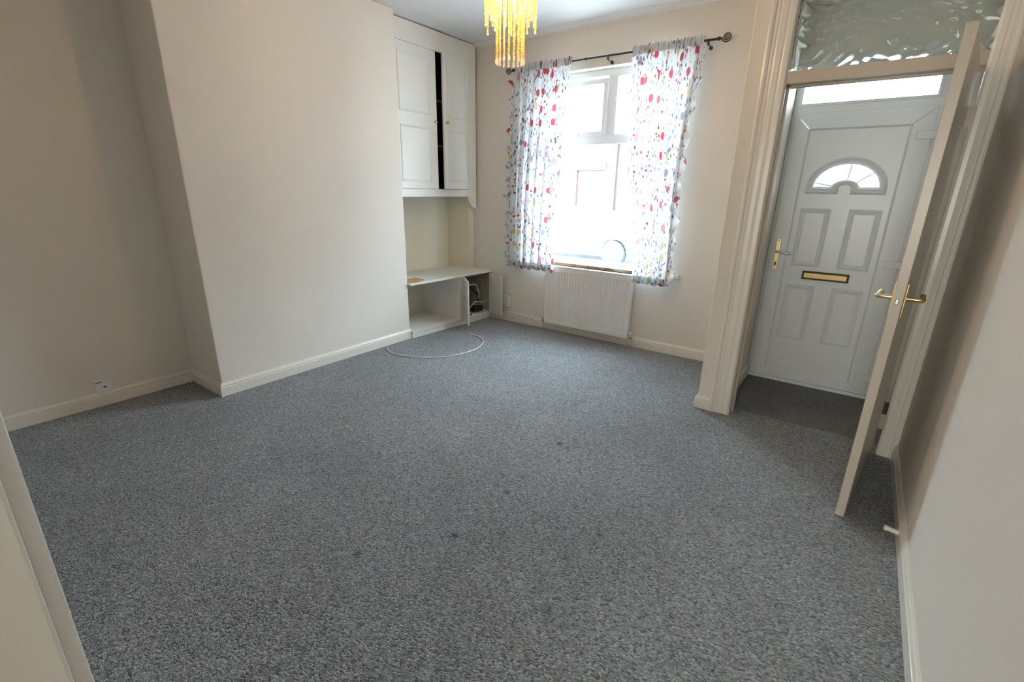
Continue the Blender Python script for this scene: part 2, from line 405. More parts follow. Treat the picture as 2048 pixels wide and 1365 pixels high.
# ------------------------------------------------------------------ structure
b_ = 0.0
fl = MB().box(XA - 0.1, XR + 0.1, YW - 0.2, 0.05, -0.08, 0).build('floor', M['carpet']); struct(fl, 'dark grey flecked loop carpet covering the living room floor')
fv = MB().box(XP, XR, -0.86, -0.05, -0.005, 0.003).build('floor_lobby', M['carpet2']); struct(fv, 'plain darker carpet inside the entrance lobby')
fr_ = MB().box(XA - 0.1, XR + 0.1, -7.7, YW - 0.2, -0.08, 0).build('floor_rear', M['carpet2']); struct(fr_)
ce = MB().box(XA - 0.15, XR + 0.15, -7.8, 0.32, H, H + 0.12).build('ceiling', M['ceiling']); struct(ce, 'plain white ceiling')
wl = MB().box(XA - 0.14, XA, -7.7, 0.3, 0, H).build('wall_left', M['wall']); struct(wl, 'magnolia wall of the left alcove')
wc = MB().box(XA, 0, YN, YF, 0, H).build('wall_chimney', M['wall'], bevel=0.006); struct(wc, 'tall plain chimney breast')
wr = MB().box(XR, XR + 0.14, -7.7, 0.3, 0, H).build('wall_right', M['wall']); struct(wr, 'plain right hand wall beside the open door')
wb = plate(rect(XA - 0.1, XN + 0.05, -0.05, H), [rect(WX0, WX1, 0.70, WZ1)], 0, 0.30).build('wall_back', M['wall'], bevel=0.004); struct(wb, 'window wall')
# wall round the front door
wd = MB().box(XN, XR, -0.07, 0.30, 2.275, H)
wd.box(3.742, XR, -0.07, 0.30, 0, 2.275).box(XN, 2.862, 0, 0.30, -0.05, 2.275)
struct(wd.build('wall_lobby', M['wall']), 'wall above the front door')
wp = MB().box(XN, XP, YV, 0.0, 0, H).build('wall_partition', M['wall'], bevel=0.006); struct(wp, 'short partition between living room and lobby')
wh = MB().box(XP, XR, YV, YV + 0.10, 2.66, H).build('wall_overpanel', M['wall']); struct(wh, 'wall above the lobby glass')
# boxed pier in the corner of the alcove
pr = MB().box(XA, -0.15, -0.085, 0.0, 0.5, 1.36).build('wall_pier', M['cream'], bevel=0.003); struct(pr, 'narrow boxed pier in the shelf recess')
struct(MB().box(XA, XA + 0.003, YF + 0.001, -0.085, 0.55, 1.338).build('wall_recess', M['recess']), 'cream painted back of the shelf recess')
# camera side wall with the doorway the picture is taken from
wf = plate([(XA, 0), (2.93, 0), (2.93, 2.05), (3.74, 2.05), (3.74, 0), (XR, 0), (XR, H), (XA, H)], [], YW - 0.125, YW).build('wall_front', M['wall']); struct(wf)
wz = plate(rect(XA, XR, 0, H), [rect(2.5, 3.75, 0.7, 1.98)], -7.7, -7.55).build('wall_rear', M['wall']); struct(wz)

wq = MB().box(2.5, 3.75, -7.66, -7.655, 0.7, 1.98).build('added_rear_window', M['fillglass']); struct(wq)  # unseen opening behind the camera, added for warm frontal light
# skirting boards
SK = [(0, 0), (0.018, 0), (0.018, 0.064), (0.010, 0.068), (0.016, 0.073), (0.012, 0.083), (0.007, 0.090), (0.006, 0.096), (0, 0.096)]
def skirt(name, path, side, label): struct(sweep(path, SK, side).build(name, M['gloss'], bevel=0.0015), label)
skirt('baseboard_left', [(XA, YW), (XA, YN), (0, YN), (0, YF), (-0.05, YF)], -1, 'cream moulded skirting round alcove and chimney breast')
skirt('baseboard_back', [(0.10, 0), (XN, 0), (XN, YV), (2.812, YV)], -1, 'cream moulded skirting below the window and round the partition end')
skirt('baseboard_right', [(XR, YV - 0.012), (XR, YW)], -1, 'white moulded skirting along the right wall')
skirt('baseboard_lobby', [(XP, -0.86), (XP, -0.10)], -1, 'skirting on the lobby side of the partition')
# coving along the window wall
CV = [(0, 2.768), (0.006, 2.768), (0.012, 2.778), (0.03, 2.786), (0.055, 2.791), (0.08, 2.793), (0.085, 2.80), (0, 2.80)]
struct(sweep([(XA, 0), (XN, 0)], CV, -1).build('trim_1', M['ceiling'], smooth=False), 'slim white coving above the window')

# lobby screen: architraves, lining, transom, rippled glass
def arch_plan(x0, x1, y):   # moulded architrave in plan, thick outside edge at x0
    s = 1 if x1 > x0 else -1; w = abs(x1 - x0)
    pr_ = [(0, 0), (0, 0.020), (0.012, 0.024), (0.024, 0.020), (0.028, 0.013), (0.040, 0.016), (0.048, 0.012), (0.056, 0.015), (0.074, 0.013)] + ([(0.080, 0.013), (0.088, 0.009), (0.096, 0.012)] if w > 0.11 else []) + [(w - 0.006, 0.010), (w, 0.006), (w, 0)]
    return [(x0 + s * a, y - b) for a, b in pr_]
sc = thing('trim_2', 'cream painted door frame of the entrance lobby', None, (3.32, YV, 0), kind='structure')
MB().prism(arch_plan(2.802, 2.925, YV), 'z', 0, 2.70).build('architrave', M['gloss'], sc, bevel=0.0015)
MB().prism(arch_plan(3.8145, 3.730, YV), 'z', 0, 2.70).build('architrave', M['gloss'], sc, bevel=0.0015)
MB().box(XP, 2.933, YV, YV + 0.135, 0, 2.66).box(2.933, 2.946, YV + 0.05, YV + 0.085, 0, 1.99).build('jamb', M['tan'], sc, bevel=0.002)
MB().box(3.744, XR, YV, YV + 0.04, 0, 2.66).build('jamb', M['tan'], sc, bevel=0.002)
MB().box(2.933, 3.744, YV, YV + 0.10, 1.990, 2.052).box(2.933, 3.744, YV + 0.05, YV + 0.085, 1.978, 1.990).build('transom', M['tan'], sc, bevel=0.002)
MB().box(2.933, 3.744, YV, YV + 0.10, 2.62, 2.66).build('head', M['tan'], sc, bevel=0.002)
# rippled pane with real relief on its lobby side
rp = MB(); NX, NZ = 100, 76; X0, X1, Z0, Z1 = 2.933, 3.744, 2.052, 2.62
def rip(x, z):
    return 0.0022 * (math.sin(38 * x + 14 * math.sin(11 * z) + 3 * z) * math.sin(52 * z + 6 * math.sin(13 * x)) + 0.6 * math.sin(71 * z + 8 * math.sin(17 * x + 1)) + 0.4 * math.sin(60 * x + 5 * math.sin(23 * z)))
vv = []
for s in (0, 1):
    for j in range(NZ + 1):
        for i in range(NX + 1):
            x = X0 + (X1 - X0) * i / NX; z = Z0 + (Z1 - Z0) * j / NZ
            vv.append((x, YV + 0.040 + (0.008 + rip(x, z) if s else 0), z))
n1 = (NX + 1) * (NZ + 1); ff = []
for j in range(NZ):
    for i in range(NX):
        a = j * (NX + 1) + i; q = (a, a + 1, a + NX + 2, a + NX + 1)
        ff.append(q); ff.append(tuple(n1 + k for k in q[::-1]))
edge = [i for i in range(NX)] 
bd = list(range(NX + 1)) + [(j + 1) * (NX + 1) - 1 for j in range(1, NZ + 1)] + [NZ * (NX + 1) + i for i in range(NX - 1, -1, -1)] + [j * (NX + 1) for j in range(NZ - 1, 0, -1)]
for k in range(len(bd)):
    a, c = bd[k], bd[(k + 1) % len(bd)]; ff.append((c, a, a + n1, c + n1))
rp.add(vv, ff)
go = rp.build('pane', M['ripple'], sc, smooth=True); go['label'] = 'rippled obscure glass above the lobby doorway'

# doorway lining beside the camera
nj = thing('trim_3', 'pale door lining at the near left edge', None, (2.95, YW, 0), kind='structure')
MB().box(2.925, 2.95, -4.31, -4.1655, 0, 2.03).build('lining', M['gloss2'], nj, bevel=0.003)
MB().box(2.95, 2.962, -4.31, -4.235, 0, 2.03).build('stop', M['gloss2'], nj, bevel=0.002)
MB().box(2.845, 2.935, -4.1675, -4.153, 0, 2.10).build('architrave', M['gloss2'], nj, bevel=0.003)

# ------------------------------------------------------------------ window
wn = thing('window_1', 'white plastic window with a small top opening light', None, (1.37, 0.10, 0.73), kind='structure')
F0, F1 = 0.10, 0.165
def ring(x0, x1, z0, z1, w, y0, y1):
    return plate(rect(x0, x1, z0, z1), [rect(x0 + w, x1 - w, z0 + w, z1 - w)], y0, y1)
ring(WX0, WX1, 0.70, WZ1, 0.05, F0, F1).build('frame', M['upvc'], wn, bevel=0.004)
MB().box(WX0 + 0.05, WX1 - 0.05, F0 + 0.004, F1, 1.842, 1.905).build('transom_bar', M['upvc'], wn, bevel=0.004)
MB().box(1.345, 1.422, F0 + 0.004, F1, 1.905, 2.395).build('mullion', M['upvc'], wn, bevel=0.004)
sash = ring(WX0 + 0.045, 1.350, 1.900, 2.372, 0.042, F0 - 0.012, F1 - 0.02).build('sash', M['upvc'], wn, bevel=0.004)
MB().box(0.72, 1.32, 0.130, 0.136, 1.93, 2.34).build('pane', M['glass'], sash)
h = MB().box(1.05, 1.075, F0 - 0.03, F0 - 0.012, 1.906, 1.93).box(1.0, 1.06, F0 - 0.036, F0 - 0.026, 1.911, 1.925); h.build('handle', M['upvc'], sash, bevel=0.002)
ring(1.417, WX1 - 0.045, 1.897, 2.398, 0.018, F0 + 0.006, F1 - 0.02).build('bead', M['upvc'], wn, bevel=0.003)
MB().box(1.43, 2.06, 0.130, 0.136, 1.905, 2.39).build('pane', M['glass'], wn)
ring(WX0 + 0.045, WX1 - 0.045, 0.745, 1.847, 0.018, F0 + 0.006, F1 - 0.02).build('bead', M['upvc'], wn, bevel=0.003)
MB().box(0.68, 2.06, 0.130, 0.136, 0.755, 1.84).build('pane', M['glass'], wn)
sl = thing('window_sill', 'white painted window board with a worn brown front edge', 'window sill', (1.4, -0.04, 0.70))
MB().box(WX0, WX1, 0.0, 0.12, 0.700, 0.727).box(0.56, 2.205, -0.036, 0.0, 0.700, 0.727).build('board', M['gloss2'], sl, bevel=0.003)
MB().box(0.56, 2.16, -0.0395, -0.036, 0.7005, 0.7265).build('worn_edge', M['worn'], sl)['label'] = 'chipped brown front edge'

# ------------------------------------------------------------------ front door
yD = -0.1019
d1 = thing('door_1', 'white plastic front door with half-round glazed fan', None, (3.27, yD, 0), kind='structure')
plate([(2.866, 0), (3.742, 0), (3.742, 2.272), (2.866, 2.272)], [rect(2.905, 3.640, 2.005, 2.222), rect(2.90, 3.648, 0.03, 1.947)], yD + 0.012, yD + 0.075).build('frame', M['upvc'], d1, bevel=0.003)
plate(rect(2.897, 3.648, 1.997, 2.230), [rect(2.914, 3.630, 2.014, 2.212)], yD + 0.006, yD + 0.03).build('bead', M['upvc'], d1, bevel=0.003)
MB().box(2.90, 3.645, yD + 0.035, yD + 0.041, 2.0, 2.225).build('pane', M['glass'], d1)
MB().box(2.866, 3.742, yD - 0.005, yD + 0.08, 0, 0.028).build('threshold', M['upvc'], d1, bevel=0.003)
lf = thing('leaf', None, None); bpy.data.objects.remove(lf)
LX0, LX1, LZ0, LZ1 = 2.890, 3.657, 0.030, 1.953
IX0, IX1, IZ0, IZ1 = 2.988, 3.547, 0.100, 1.850
g = 0.0006
for poly in ([(LX0, LZ0), (LX1, LZ0), (IX1, IZ0), (IX0, IZ0)], [(LX0, LZ1), (IX0, IZ1), (IX1, IZ1), (LX1, LZ1)],
             [(LX0, LZ0), (IX0, IZ0), (IX0, IZ1), (LX0, LZ1)], [(LX1, LZ0), (LX1, LZ1), (IX1, IZ1), (IX1, IZ0)]):
    cx = sum(p[0] for p in poly) / 4; cz = sum(p[1] for p in poly) / 4
    poly = [(x + (g if x < cx else -g), z + (g if z < cz else -g)) for x, z in poly]
    MB().prism(poly, 'y', yD, yD + 0.06).build('sash_rail', M['upvc'], d1, bevel=0.002)
# infill panel with the fan shaped hole
FC = (3.265, 1.468)
def arc(rx, rz, a0, a1, n): return [(FC[0] + rx * math.cos(math.radians(a0 + (a1 - a0) * i / n)), FC[1] + rz * math.sin(math.radians(a0 + (a1 - a0) * i / n))) for i in range(n + 1)]
hole = arc(0.190, 0.154, 2, 178, 28) + arc(0.078, 0.050, 175, 5, 14)
panel = plate(rect(IX0 - 0.004, IX1 + 0.004, IZ0 - 0.004, IZ1 + 0.004), [hole], yD + 0.010, yD + 0.042).build('infill_panel', M['upvc'], d1)
# bead lip around the infill
MB().moulding(IX0, IX1, IZ0, IZ1, yD + 0.010, [(0, 0.010), (0.004, 0.008), (0.010, 0.0)], False).build('panel_bead', M['upvc'], d1)
# fan moulding: two raised rings following the outline
def offset_ring(prof):
    loops = []
    for off, pr_ in prof:
        o = arc(0.190 + off, 0.154 + off, -0.0, 180, 28)
        o = [(x, max(z, FC[1])) for x, z in o]
        o[0] = (FC[0] + 0.190 + off, FC[1] - max(off, 0)); o[-1] = (FC[0] - 0.190 - off, FC[1] - max(off, 0))
        i = arc(0.078 - off, 0.050 - off * 0.7, 180, 0, 14)
        i[0] = (FC[0] - 0.078 + off, FC[1] - max(off, 0)); i[-1] = (FC[0] + 0.078 - off, FC[1] - max(off, 0))
        loops.append([(x, yD + 0.010 - pr_, z) for x, z in o + i])
    return MB().loops(loops, False)
offset_ring([(-0.002, -0.03), (-0.002, 0.006), (0.010, 0.012), (0.022, 0.007), (0.030, 0.012), (0.044, 0.0)]).build('fan_moulding', M['upvc'], d1, smooth=False)
MB().add([(x, yD + 0.03, z) for x, z in hole] + [(x, yD + 0.035, z) for x, z in hole], [tuple(range(len(hole))), tuple(range(len(hole), 2 * len(hole)))]).build('fan_pane', M['glass'], d1)
for ang in (86, 40, 168):
    a = math.radians(ang); c, s_ = math.cos(a), math.sin(a)
    MB().tube([(FC[0] + 0.07 * c, yD + 0.022, FC[1] + 0.045 * s_), (FC[0] + 0.192 * c, yD + 0.022, FC[1] + 0.155 * s_)], 0.0075, 6).build('glazing_bar', M['upvc'], d1)
PM = [(0, 0.0), (0.002, 0.007), (0.010, 0.011), (0.016, 0.006), (0.020, 0.009), (0.034, 0.002), (0.036, 0.004)]
for x0, x1, z0, z1 in ((3.030, 3.215, 0.915, 1.328), (3.320, 3.505, 0.915, 1.328), (3.030, 3.215, 0.360, 0.780), (3.320, 3.505, 0.360, 0.780)):
    MB().moulding(x0, x1, z0, z1, yD + 0.010, PM).build('raised_panel', M['upvc'], d1)
lb = MB().moulding(3.118, 3.408, 0.822, 0.884, yD + 0.010, [(0, 0), (0.001, 0.012), (0.004, 0.014), (0.009, 0.014), (0.010, 0.009)]).build('letterbox', M['bronze'], d1)
lb['label'] = 'dark framed brass letterbox'
MB().box(3.130, 3.396, yD - 0.004, yD + 0.002, 0.834, 0.872).build('flap', M['flap'], lb, bevel=0.002)
# handle
def stadium(cx, cz, w, hgt, n=8):
    r = w / 2; pts = []
    for i in range(n + 1): a = PI * i / n; pts.append((cx + r * math.cos(a), cz + hgt / 2 - r + r * math.sin(a)))
    for i in range(n + 1): a = PI + PI * i / n; pts.append((cx + r * math.cos(a), cz - hgt / 2 + r + r * math.sin(a)))
    return pts
hp = MB().prism(stadium(2.931, 0.988, 0.030, 0.228), 'y', yD - 0.008, yD).build('handle_plate', M['pale_brass'], d1, bevel=0.002)
hp['label'] = 'brass lever handle on long backplate'
MB().tube(catmull([(2.931, yD - 0.006, 1.010), (2.931, yD - 0.045, 1.010), (2.950, yD - 0.052, 1.009), (2.99, yD - 0.052, 1.004), (3.025, yD - 0.048, 0.998)], 5), [0.009] * 6 + [0.0085] * 10 + [0.008] * 5, 10).build('lever', M['chrome'], hp, smooth=True)
MB().prism(stadium(2.931, 0.918, 0.011, 0.03, 5), 'y', yD - 0.0095, yD - 0.007).build('keyhole', M['dark'], hp)
MB().lathe([(0.004, 0), (0.004, 0.0015)], (2.931, yD - 0.008, 1.088), (0, -1, 0), 10).build('screw', M['bronze'], hp)
for z in (1.785, 0.978, 0.162):
    hg = MB().box(3.578, 3.684, yD - 0.016, yD, z - 0.026, z + 0.026).build('hinge', M['upvc'], d1, bevel=0.004)
    MB().box(3.660, 3.686, yD - 0.014, yD + 0.01, z - 0.062, z - 0.027).build('hinge_pin', M['upvc'], hg, bevel=0.003)

# ------------------------------------------------------------------ inner door, standing open
HX, HY = 3.708, YV - 0.006
ang = math.atan2(3.594 - 3.697, 0.812)     # swing measured off -y
d2 = thing('door_2', 'cream painted flush inner door standing open towards the right wall', None, (HX, HY, 0), kind='structure')
D2 = Matrix.Translation((HX, HY, 0)) @ Matrix.Rotation(ang, 4, 'Z')   # local: -y along door from hinge, x across thickness (-t..0)
TT, DW, DZ0, DZ1 = 0.035, 0.812, 0.010, 1.984
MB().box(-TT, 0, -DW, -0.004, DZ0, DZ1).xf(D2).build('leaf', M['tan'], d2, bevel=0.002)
MB().box(-TT + 0.006, -0.006, -DW - 0.0012, -DW + 0.001, 0.965, 1.085).xf(D2).build('latch_plate', M['tan'], d2)
MB().box(-TT + 0.012, -0.012, -DW - 0.009, -DW, 1.012, 1.034).xf(D2).build('latch_bolt', M['chrome'], d2, bevel=0.002)
for z in (1.775, 0.205):
    hg = MB().lathe([(0.006, -0.045), (0.006, 0.045)], (0.004, 0.002, z), (0, 0, 1), 10); hg.box(-0.03, 0.004, -0.004, 0.004, z - 0.045, z + 0.045); hg.box(0.002, 0.030, -0.004, 0.004, z - 0.045, z + 0.045)
    hg.xf(D2).build('butt_hinge', M['tan'], d2, bevel=0.001)
for s in (-1, 1):
    x0 = -TT if s < 0 else 0.0
    yh = -DW + 0.055
    pl = MB().box(min(x0, x0 + s * 0.006), max(x0, x0 + s * 0.006), yh - 0.02, yh + 0.02, 0.952, 1.092).xf(D2).build('handle_plate', M['brass'], d2, bevel=0.002)
    pl['label'] = 'brass lever handle'
    MB().tube(catmull([(x0, yh, 1.03), (x0 + s * 0.045, yh, 1.03), (x0 + s * 0.056, yh + 0.012, 1.03), (x0 + s * 0.055, yh + 0.05, 1.032), (x0 + s * 0.052, yh + 0.085, 1.036), (x0 + s * 0.050, yh + 0.105, 1.030)], 5), [0.009] * 6 + [0.0095] * 5 + [0.008] * 10 + [0.009] * 5, 10).xf(D2).build('lever', M['pale_brass'] if s < 0 else M['brass'], pl, smooth=True)
tag(MB().lathe([(0.010, 0), (0.010, 0.038), (0.012, 0.040), (0.012, 0.050), (0.008, 0.053)], (XR - 0.016, -1.845, 0.047), (-1, 0, 0.12), 12).build('door_stop', M['gloss'], smooth=False), 'small cream peg door stop on the right wall skirting', 'door stop')

# ------------------------------------------------------------------ upper cupboard
xu = -0.0915
cu = thing('wall_cupboard', 'tall white two-door cupboard built into the alcove up to the ceiling', 'cupboard', (-0.28, -0.6, 1.336))
fr = plate([(-1.152, 1.336), (-0.150, 1.336), (-0.146, 1.31), (-0.128, 1.272), (-0.092, 1.235), (-0.05, 1.215), (-0.028, 1.206), (-0.022, 1.206), (-0.022, 2.79), (-1.152, 2.79)],
           [rect(-1.125, -0.130, 1.408, 2.624)], 0, 0.022)
fr.v = [(xu - y, x, z) for x, y, z in fr.v]; fr.build('face_frame', M['gloss2'], cu, bevel=0.002)
MB().box(XA + 0.002, xu - 0.022, -1.152, -0.002, 1.338, 1.356).build('bottom_board', M['gloss2'], cu)
MB().box(XA + 0.002, xu - 0.03, -1.15, -0.02, 2.205, 2.225).build('shelf', M['chip'], cu)
MB().box(XA + 0.002, xu - 0.03, -1.15, -0.02, 1.805, 1.825).build('shelf', M['chip'], cu)
shade_sheets = MB().box(XA + 0.001, XA + 0.006, -1.15, -0.02, 1.36, 2.79).box(XA + 0.006, xu - 0.03, -1.151, -1.146, 1.36, 2.79).box(XA + 0.006, xu - 0.03, -0.026, -0.021, 1.36, 2.79)
shade_sheets.build('lining', M['dark'], cu)  # near-black sheets paint the shade inside the closed cupboard
CM = [(0, 0.0), (0.001, 0.005), (0.006, 0.007), (0.012, 0.003), (0.016, 0.005), (0.022, 0.0)]
def cup_door(y_h, w, s, ajar, nm):
    # built flat: u from hinge (0) to free edge (w); s=+1 door runs towards +y
    T = Matrix.Translation((xu + 0.002, y_h, 0)) @ Matrix.Rotation(ajar, 4, 'Z')
    def place(m):   # (u, depth, z) with depth -proud
        m.v = [(-y, s * x, z) for x, y, z in m.v]; return m.xf(T)
    dr = place(plate(rect(0.001, w, 1.411, 2.621), [], 0, 0.018)).build('cupboard_door', M['gloss2'], cu, bevel=0.002)
    for z0, z1 in ((1.478, 1.965), (2.072, 2.545)):
        place(MB().moulding(0.055, w - 0.085 if s > 0 else w - 0.055, z0, z1, 0.0005, CM)).build('panel_moulding', M['gloss2'], dr)
    kn = MB().lathe([(0.006, 0), (0.006, 0.012), (0.012, 0.018), (0.0145, 0.024), (0.012, 0.030), (0.004, 0.033)], (w - 0.032 if s > 0 else w - 0.03, 0, 2.022), (0, -1, 0), 14)
    place(kn).build('knob', M['brass'], dr, smooth=True)
cup_door(-1.122, 0.522, 1, math.radians(0.0), 'l')
cup_door(-0.132, 0.415, -1, math.radians(5.5), 'r')

# ------------------------------------------------------------------ low cupboard
A, B = (0.032, -1.15), (0.105, -0.002)     # front line, a little out of square
def fx(y): return A[0] + (B[0] - A[0]) * (y - A[1]) / (B[1] - A[1])
lo = thing('low_cupboard', 'low white cupboard below the alcove with one open bay and two small open doors', 'cupboard', (-0.2, -0.6, 0))
ZT = 0.548
def slab(y0, y1, z0, z1, dx=0.0, back=XA + 0.001):
    return MB().prism([(back, y0), (fx(y0) + dx, y0), (fx(y1) + dx, y1), (back, y1)], 'z', z0, z1)
slab(-1.152, -0.001, ZT - 0.022, ZT, 0.012).build('worktop', M['gloss2'], lo, bevel=0.002)
slab(-1.152, -0.001, 0.052, 0.072, 0.006).build('base_board', M['gloss2'], lo, bevel=0.002)
MB().prism([(fx(-1.152) - 0.02, -1.152), (fx(-1.152), -1.152), (fx(-0.02), -0.02), (fx(-0.02) - 0.02, -0.02)], 'z', 0, 0.05).build('plinth', M['gloss2'], lo, bevel=0.002)
MB().prism([(XA + 0.001, -0.522), (fx(-0.49) - 0.004, -0.492), (fx(-0.49) - 0.004, -0.478), (XA + 0.001, -0.508)], 'z', 0.072, ZT - 0.022).build('divider', M['gloss2'], lo, bevel=0.001)
MB().prism([(fx(-0.49) - 0.018, -0.492), (fx(-0.49), -0.492), (fx(-0.435), -0.435), (fx(-0.435) - 0.018, -0.435)], 'z', 0.072, ZT - 0.022).build('stile', M['gloss2'], lo, bevel=0.001)
MB().box(XA + 0.0005, XA + 0.006, -1.152, -0.001, 0.072, ZT - 0.022).build('back_panel', M['cream'], lo)
MB().prism([(fx(-0.43) - 0.03, -0.43), (fx(-0.43) - 0.006, -0.43), (fx(-0.02) - 0.006, -0.02), (fx(-0.02) - 0.03, -0.02)], 'z', ZT - 0.045, ZT - 0.0225).build('head_rail', M['chip'], lo)
MB().prism([(XA + 0.006, -0.47), (fx(-0.47) - 0.02, -0.47), (fx(-0.47) - 0.02, -0.465), (XA + 0.011, -0.465), (XA + 0.011, -0.008), (fx(-0.008) - 0.02, -0.008), (fx(-0.008) - 0.02, -0.002), (XA + 0.006, -0.002)], 'z', 0.0722, ZT - 0.023).build('bay_lining', M['board'], lo)  # grey-brown sheets added to make the bay interior darker
def small_door(hx, hy, ex, ey, knob, free_pt=0.03):
    v = Vector((ex - hx, ey - hy)); w = v.length; a = math.atan2(v.y, v.x)
    T = Matrix.Translation((hx, hy, 0)) @ Matrix.Rotation(a, 4, 'Z')
    dr = MB().box(0, w, -0.008, 0.008, 0.062, ZT - 0.03).xf(T).build('cupboard_door', M['gloss2'], lo, bevel=0.002)
    if knob:
        MB().lathe([(0.005, 0), (0.005, 0.010), (0.010, 0.015), (0.0115, 0.020), (0.008, 0.026)], (w * knob, -0.008, 0.325), (0, -1, 0), 12).xf(T).build('knob', M['brass'], dr, smooth=True)
    return dr
small_door(fx(-0.43) + 0.008, -0.440, 0.285, -0.602, 0.55)
small_door(fx(-0.03) + 0.004, -0.035, 0.325, -0.088, 0)
for y in (-0.335, -0.30):
    MB().lathe([(0.012, 0), (0.012, 0.009), (0.009, 0.012)], (fx(y) - 0.03, y, 0.072), (0, 0, 1), 12).build('door_catch', M['black'], lo)

# things in and on it
tag(MB().prism([(-0.018, -1.15), (0.046, -1.094), (0.001, -0.926), (-0.146, -0.909), (-0.155, -1.027)], 'z', ZT + 0.0005, ZT + 0.004).build('cardboard_sheet', M['card']), 'scrap of brown cardboard lying on the low cupboard', 'cardboard')
tag(MB().tube(catmull([(-0.10, -0.30, 0.40), (-0.03, -0.23, 0.37), (0.0, -0.20, 0.335), (0.0, -0.15, 0.29), (0.0, -0.105, 0.255), (-0.01, -0.09, 0.20), (-0.02, -0.10, 0.185)], 8), 0.011, 8).build('cable', M['black'], smooth=True), 'thick black lead hanging inside the small open cupboard bay', 'cable')
tag(MB().tube(catmull([(0.02, -0.33, 0.40), (0.03, -0.28, 0.405), (0.035, -0.22, 0.405), (0.035, -0.175, 0.385), (0.03, -0.15, 0.34), (0.035, -0.135, 0.28), (0.03, -0.14, 0.23)], 8), 0.004, 7).build('cable', M['cable'], smooth=True), 'pale lead looping at the top of the small cupboard bay', 'cable')
tag(MB().tube(catmull([(0.062, -0.375, 0.079), (0.066, -0.350, 0.14), (0.066, -0.29, 0.19), (0.068, -0.24, 0.215), (0.072, -0.18, 0.205), (0.075, -0.12, 0.19), (0.075, -0.06, 0.195)], 8), 0.004, 7).build('cable', M['cable'], smooth=True), 'white lead arching over the plug adaptor in the cupboard', 'cable')
ad = thing('plug_adaptor', 'black plug adaptor on the floor of the small cupboard bay', 'adaptor', (0.03, -0.14, 0.072))
MB().prism([(-0.225, 0.085), (-0.14, 0.0725), (-0.075, 0.0725), (-0.055, 0.10), (-0.06, 0.135), (-0.13, 0.155), (-0.215, 0.165)], 'x', -0.03, 0.035).build('body', M['black'], ad, bevel=0.006)
MB().box(-0.02, 0.025, -0.20, -0.15, 0.157, 0.163).build('label_plate', M['greyprint'], ad)

# ------------------------------------------------------------------ sockets and leads
s1 = thing('wall_socket', 'white single socket just above the skirting in the left alcove', 'socket', (XA, -3.43, 0.13))
MB().box(XA, XA + 0.010, -3.474, -3.388, 0.086, 0.176).build('faceplate', M['white'], s1, bevel=0.003)
MB().box(XA + 0.0098, XA + 0.0105, -3.432, -3.414, 0.122, 0.130).build('slot', M['dark'], s1)
MB().box(XA + 0.0098, XA + 0.0103, -3.468, -3.430, 0.158, 0.166).build('printed_mark', M['greyprint'], s1)
s2 = thing('wall_socket', 'white upright telephone socket on the window wall beside the cupboard door', 'socket', (0.335, 0, 0.23))
MB().box(0.293, 0.378, -0.028, 0.0, 0.163, 0.297).build('housing', M['white'], s2, bevel=0.004)
MB().box(0.290, 0.381, -0.005, 0.0, 0.297, 0.302).build('shadow_line', M['chip'], s2)  # brown strip painted in for the shadow along the socket's top
MB().box(0.300, 0.325, -0.0285, -0.0278, 0.180, 0.186).build('printed_mark', M['greyprint'], s2)
s3 = thing('wall_socket', 'small white socket low on the back of the shelf recess', 'socket', (XA, -0.74, 0.64))
MB().box(XA, XA + 0.009, -0.80, -0.714, 0.600, 0.686).build('faceplate', M['white'], s3, bevel=0.003)
MB().box(XA + 0.0088, XA + 0.0094, -0.775, -0.755, 0.635, 0.65).build('slot', M['greyprint'], s3)
c1 = [(0.025, -1.42, 0.10), (0.03, -1.46, 0.035), (0.07, -1.50, 0.005), (0.16, -1.555, 0.005), (0.27, -1.578, 0.005), (0.419, -1.54, 0.005), (0.573, -1.449, 0.005), (0.683, -1.312, 0.005), (0.728, -1.125, 0.005), (0.725, -0.972, 0.005), (0.65, -0.806, 0.005), (0.539, -0.715, 0.005), (0.438, -0.685, 0.005), (0.368, -0.694, 0.006)]
tag(MB().tube(catmull(c1[2:], 8), 0.0045, 8).build('cable', M['cable'], smooth=True), 'white cable curling over the carpet from the chimney skirting', 'cable')
c2 = [(0.335, -0.012, 0.165), (0.335, -0.012, 0.115), (0.37, -0.014, 0.103), (0.45, -0.014, 0.101), (0.54, -0.022, 0.092), (0.62, -0.022, 0.088), (0.69, -0.022, 0.088), (0.735, -0.024, 0.070), (0.765, -0.024, 0.035), (0.79, -0.026, 0.006)]
tag(MB().tube(catmull(c2, 8), 0.0065, 8).build('cable', M['cable'], smooth=True), 'white cable sagging along the skirting to the radiator pipe', 'cable')

# ------------------------------------------------------------------ radiator
RX0, RX1, RZ0, RZ1, RY = 0.885, 1.805, 0.090, 0.688, -0.088
ra = thing('radiator', 'white ribbed panel radiator under the window', 'radiator', (1.345, -0.06, 0.09))
nr = 28; pitch = (RX1 - RX0 - 0.05) / nr; pm = MB(); prof = []
prof.append((RX0, 0)); prof.append((RX0 + 0.025, 0))
for i in range(nr):
    x = RX0 + 0.025 + pitch * i
    prof += [(x + pitch * 0.22, 0.0), (x + pitch * 0.34, 0.007), (x + pitch * 0.66, 0.007), (x + pitch * 0.78, 0.0)]
prof += [(RX1 - 0.025, 0), (RX1, 0)]
rows = [(RZ0, 0), (RZ0 + 0.030, 0), (RZ0 + 0.038, 0.0), (RZ0 + 0.052, 1), (RZ1 - 0.062, 1), (RZ1 - 0.048, 0), (RZ1, 0)]
vv = [(x, RY + d * k, z) for z, k in rows for x, d in prof]; n = len(prof)
